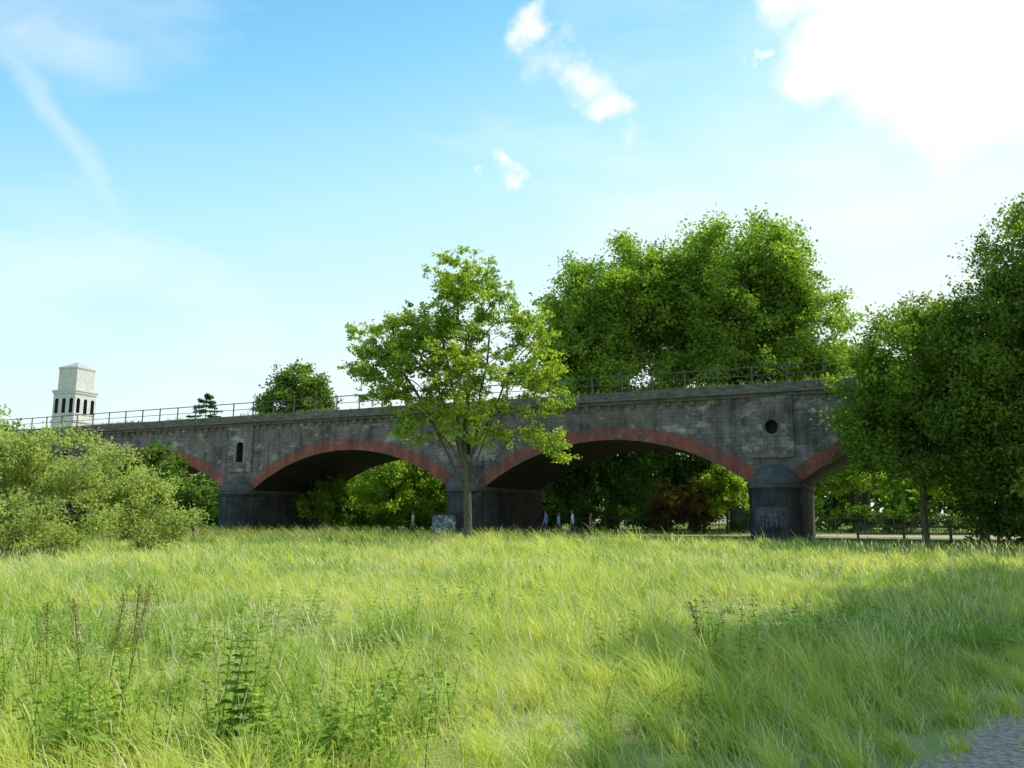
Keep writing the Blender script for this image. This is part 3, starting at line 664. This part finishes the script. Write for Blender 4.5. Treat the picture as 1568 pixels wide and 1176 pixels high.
# ------------------------------------------------------------------ fences
mf = empty('park_fence', (0, 0, 0)); f = MB()
def fence(mb, a, b, h, step, rails, th):
    a = Vector(a); b = Vector(b); d = (b-a); Ln = d.length; d.normalize(); n_ = Vector((-d.y, d.x))
    def obox(s0, s1, w_, z0, z1):
        c = []
        for z in (z0, z1):
            for s, sg in ((s0, -1), (s1, -1), (s1, 1), (s0, 1)):
                p = a+d*s+n_*sg*w_; c.append((p.x, p.y, z))
        for fc in ((0, 3, 2, 1), (4, 5, 6, 7), (0, 1, 5, 4), (1, 2, 6, 5), (2, 3, 7, 6), (3, 0, 4, 7)): mb.q([c[i] for i in fc], 0)
    s = 0
    while s <= Ln: obox(s-th, s+th, th, 0, h); s += step
    for z in rails: obox(0, Ln, th*.6, z-th*.8, z+th*.8)
fence(f, (5, 63), (34, 61.5), 1.25, 2.2, (.3, 1.15), .035)
fence(f, (5, 63.02), (34, 61.52), 1.15, .22, (), .011)
f.make('posts_and_bars', [M_iron], mf)
wf = empty('wooden_rail_fence'); f = MB()
fence(f, (19, 44.5), (42, 41.5), .95, 2.4, (.45, .82), .055)
f.make('posts_and_rails', [noisy('fence_wood', (.08, .06, .045), (.16, .13, .10), 5)], wf)

# ------------------------------------------------------------------ people
def flat_mat(name, c):
    return noisy(name, tuple(v*.85 for v in c), c, 12, .8, 3, .05)
M_skin = flat_mat('skin', (.45, .28, .2))
def person(x, y, rz, shirt, pants, hair, H=1.72, stride=.16, seed=0):
    e = empty('person', (x, y, 0), rz)
    pts = {}; V = []; E = []; Rr = []
    def v(n, p, r, par=None):
        pts[n] = len(V); V.append(p); Rr.append(r)
        if par: E.append((pts[par], pts[n]))
    v('pel', (0, 0, .95), (.15, .11)); v('sp', (0, .01, 1.15), (.135, .10), 'pel'); v('ch', (0, 0, 1.34), (.16, .115), 'sp'); v('nk', (0, 0, 1.47), (.06, .06), 'ch'); v('hb', (0, .01, 1.55), (.055, .06), 'nk')
    for s, sg in (('l', -1), ('r', 1)):
        v('hip'+s, (.09*sg, 0, .88), (.095, .1), 'pel'); v('kn'+s, (.1*sg, stride*sg*.6+.03, .49), (.062, .065), 'hip'+s); v('an'+s, (.1*sg, stride*sg, .1), (.04, .045), 'kn'+s); v('to'+s, (.11*sg, stride*sg+.16, .045), (.04, .035), 'an'+s)
        v('sh'+s, (.17*sg, 0, 1.39), (.065, .065), 'ch'); v('el'+s, (.23*sg, -.08*sg*stride*3, 1.1), (.042, .042), 'sh'+s); v('wr'+s, (.25*sg, -.1*sg*stride*4+.08, .87), (.028, .028), 'el'+s)
        v('pa'+s, (.25*sg, -.1*sg*stride*4+.1, .8), (.035, .02), 'wr'+s)
        for k in range(4): v('f%d' % k+s, (.25*sg-.004, -.1*sg*stride*4+.07+.022*k, .72-.01*(k in (1, 2))), (.009, .009), 'pa'+s)
        v('th'+s, (.25*sg-.03*sg, -.1*sg*stride*4+.14, .77), (.01, .01), 'wr'+s)
    me = bpy.data.meshes.new('body'); me.from_pydata(V, E, []); o = link(bpy.data.objects.new('body', me))
    md = o.modifiers.new('Skin', 'SKIN'); md.use_smooth_shade = True
    for i, r in enumerate(Rr):
        me.skin_vertices[0].data[i].radius = r
    me.skin_vertices[0].data[0].use_root = True
    o.modifiers.new('Sub', 'SUBSURF').levels = 1
    dg = bpy.context.evaluated_depsgraph_get(); m2 = bpy.data.meshes.new_from_object(o.evaluated_get(dg))
    bpy.data.objects.remove(o)
    for m in (M_skin, flat_mat('shirt', shirt), flat_mat('trousers', pants), flat_mat('shoes', (.05, .05, .05))): m2.materials.append(m)
    for p in m2.polygons:
        z = p.center.z; ax = abs(p.center.x)
        if z < .1: i = 3
        elif ax > .19 and z < 1.18: i = 0
        elif z < .98: i = 2
        elif z < 1.47: i = 1
        else: i = 0
        p.material_index = i
    b = link(bpy.data.objects.new('body', m2)); b.parent = e
    import bmesh
    bm = bmesh.new(); bmesh.ops.create_icosphere(bm, subdivisions=3, radius=1)
    for q in bm.verts:
        c = q.co; zz = c.z; wd = 1-.22*max(0, -zz)
        nose = .16*math.exp(-((c.x/.16)**2+((zz+.08)/.22)**2)) if c.y > 0 else 0
        eye = -.05*(math.exp(-(((abs(c.x)-.33)/.15)**2+((zz-.08)/.12)**2)) if c.y > 0 else 0)
        q.co = (c.x*.074*wd, (c.y*(1+nose+eye))*.095*wd, zz*.118)
    hm = bpy.data.meshes.new('head'); bm.to_mesh(hm); bm.free(); hm.materials.append(M_skin)
    ho = link(bpy.data.objects.new('head', hm)); ho.parent = e; ho.location = (0, .02, 1.62)
    bm = bmesh.new(); bmesh.ops.create_icosphere(bm, subdivisions=3, radius=1)
    bmesh.ops.delete(bm, geom=[q for q in bm.verts if (q.co.y > .35 and q.co.z < .45) or q.co.z < -.55], context='VERTS')
    for q in bm.verts: q.co = (q.co.x*.084, q.co.y*.103, q.co.z*.128)
    hm = bpy.data.meshes.new('hair'); bm.to_mesh(hm); bm.free(); hm.materials.append(flat_mat('hair', hair))
    ha = link(bpy.data.objects.new('hair', hm)); ha.parent = e; ha.location = (0, .012, 1.628)
    e.scale = (H/1.74,)*3
person(2.15, 51.0, 1.2, (.10, .25, .7), (.05, .06, .1), (.04, .03, .02))
person(2.95, 51.3, -1.3, (.2, .35, .7), (.1, .1, .12), (.1, .06, .03), 1.60)
person(3.8, 50.6, 1.5, (.8, .8, .8), (.08, .09, .14), (.03, .02, .02), 1.75)
person(4.9, 50.4, -1.7, (.7, .06, .08), (.06, .06, .08), (.05, .03, .02), 1.58)
person(-7.4, 60.5, 2.2, (.6, .55, .45), (.3, .25, .2), (.2, .14, .07), 1.7)

# ------------------------------------------------------------------ foreground weeds
def nettle_arr(stems, rg, hs=(.5, .85), leaf=.085, ca=(.05, .11, .02), cb=(.12, .2, .035)):
    parts = []
    Ps, Ds, Ss, Ls, Ws, Bs, Cs = [], [], [], [], [], [], []
    for (x, y) in stems:
        h = rg.uniform(*hs); lx, ly = rg.normal(0, .08, 2); n = 7
        pts = [np.array([x+lx*(i/n)**2*1.5, y+ly*(i/n)**2*1.5, h*i/n]) for i in range(n+1)]
        parts.append(tubes(pts[:-1], pts[1:], np.linspace(.005, .002, n), np.linspace(.0045, .0018, n), (.2, .26, .08), 0, 5))
        z = .12; a = rg.uniform(0, 6)
        while z < h:
            t = z/h; c = np.array([x+lx*t*t*1.5, y+ly*t*t*1.5, z]); sz = leaf*(1.25-.75*t)*rg.uniform(.8, 1.2)*(1 if t > .15 else .6)
            for k in (0, math.pi):
                aa = a+k+rg.normal(0, .2); D = np.array([math.cos(aa), math.sin(aa), .35+.5*t]); D /= np.linalg.norm(D)
                Ps.append(c); Ds.append(D); Ss.append([-math.sin(aa), math.cos(aa), rg.normal(0, .15)]); Ls.append(sz*1.4); Ws.append(sz*.75); Bs.append([0, 0, -sz*.75]); g = rg.random(); Cs.append((np.array(ca)*(1-g)+np.array(cb)*g)*LM)
            z += .045+.03*(1-t); a += math.pi/2
    parts.append(strips(np.array(Ps), np.array(Ds), np.array(Ss), np.array(Ls), np.array(Ws), [(0, .05), (.15, .2), (.3, .95), (.5, 1), (.75, .6), (1, .03)], np.array(Bs), np.array(Cs)))
    return merge(parts)
def nettle(name, stems, seed, *a):
    V, Q, C, M = nettle_arr(stems, np.random.default_rng(seed), *a); return mesh_np(name, V, Q, C, M*0, [M_leaf])
rs = random.Random(9)
def cl(x, y, n, r): return [(x+rs.gauss(0, r), y+rs.gauss(0, r)) for _ in range(n)]
nettle('nettle_plant', cl(-1.85, 5.7, 7, .08), 1, (.68, .88), .1)
nettle('nettle_plant', cl(-1.15, 5.2, 9, .13), 2, (.35, .55), .1)
nettle('nettle_plant', cl(-2.9, 5.4, 14, .3), 3, (.4, .7), .09)
nettle('nettle_plant', cl(-3.7, 6.2, 12, .3), 4, (.45, .8), .09)
nettle('nettle_plant', cl(-3.6, 8.8, 8, .25), 5, (.5, .75), .07, (.07, .14, .03), (.14, .22, .05))
nettle('nettle_plant', cl(-1.1, 9.2, 8, .16), 6, (.5, .75), .075)
nettle('nettle_plant', cl(1.8, 7.6, 8, .2), 7, (.55, .85), .08)
nettle('nettle_plant', cl(3.2, 8.9, 10, .3), 8, (.4, .7), .08)
nettle('nettle_plant', cl(1.3, 6.3, 10, .25), 9, (.2, .4), .07)
nettle('nettle_plant', cl(-4.4, 8.0, 8, .4), 10, (.5, .8), .08)
nettle('bramble_plant', cl(-2.9, 11, 18, .5), 13, (.3, .6), .12)
nettle('bramble_plant', cl(-.6, 13.5, 14, .45), 14, (.3, .55), .12)
nettle('bramble_plant', cl(4.3, 10.0, 16, .6), 15, (.25, .5), .1, (.04, .09, .02), (.08, .14, .03))
rg = np.random.default_rng(44); parts = []
for i in range(125):
    y_ = math.sqrt(rg.uniform(5**2, 22**2)); x_ = rg.uniform(-.66, .6)*y_
    if i > 60: y_ = rg.uniform(5.0, 9.5); x_ = rg.uniform(-.64, -.05)*y_
    if in_path(np.array([x_]), np.array([y_]), -.3)[0]: continue
    c_ = [(.05, .11, .02), (.09, .15, .03)][rg.integers(0, 2)]
    parts.append(nettle_arr([(x_+rg.normal(0, .13), y_+rg.normal(0, .13)) for _ in range(rg.integers(2, 6))], rg, (.2, .58), rg.uniform(.05, .11), c_, (.17, .25, .05)))
V, Q, C, M = merge(parts); mesh_np('meadow_herbs', V, Q, C, M*0, [M_leaf])
def dock(name, stems, seed):
    rg = np.random.default_rng(seed); parts = []
    for (x, y) in stems:
        h = rg.uniform(.75, 1.08); l = rg.normal(0, .09, 2)
        parts.append(tubes([(x, y, 0)], [(x+l[0], y+l[1], h)], np.array([.005]), np.array([.0025]), (.2, .15, .08), 0, 5))
        n = 340; t = .5+.5*rg.random(n)**1.2; P = np.stack([x+l[0]*t, y+l[1]*t, h*t], 1)+rg.normal(0, .026, (n, 3))*(1.25-t)[:, None]*2.0
        D = unit(rg.normal(size=(n, 3))); S = unit(np.cross(D, rg.normal(size=(n, 3))))
        parts.append(strips(P, D, S, np.full(n, .014), np.full(n, .011), [(0, .4), (.5, 1), (1, .3)], np.zeros((n, 3)), np.array([.24, .21, .10])*rg.uniform(.5, 1.4, (n, 1))))
    V, Q, C, M = merge(parts); return mesh_np(name, V, Q, C, M*0, [M_leaf])
dock('dock_plant', [(-3.35, 6.9), (-3.2, 6.95), (-3.3, 7.1)], 1)
dock('dock_plant', [(-3.95, 7.1), (-3.75, 7.3)], 2)
dock('dock_plant', [(1.9, 7.7)], 3)
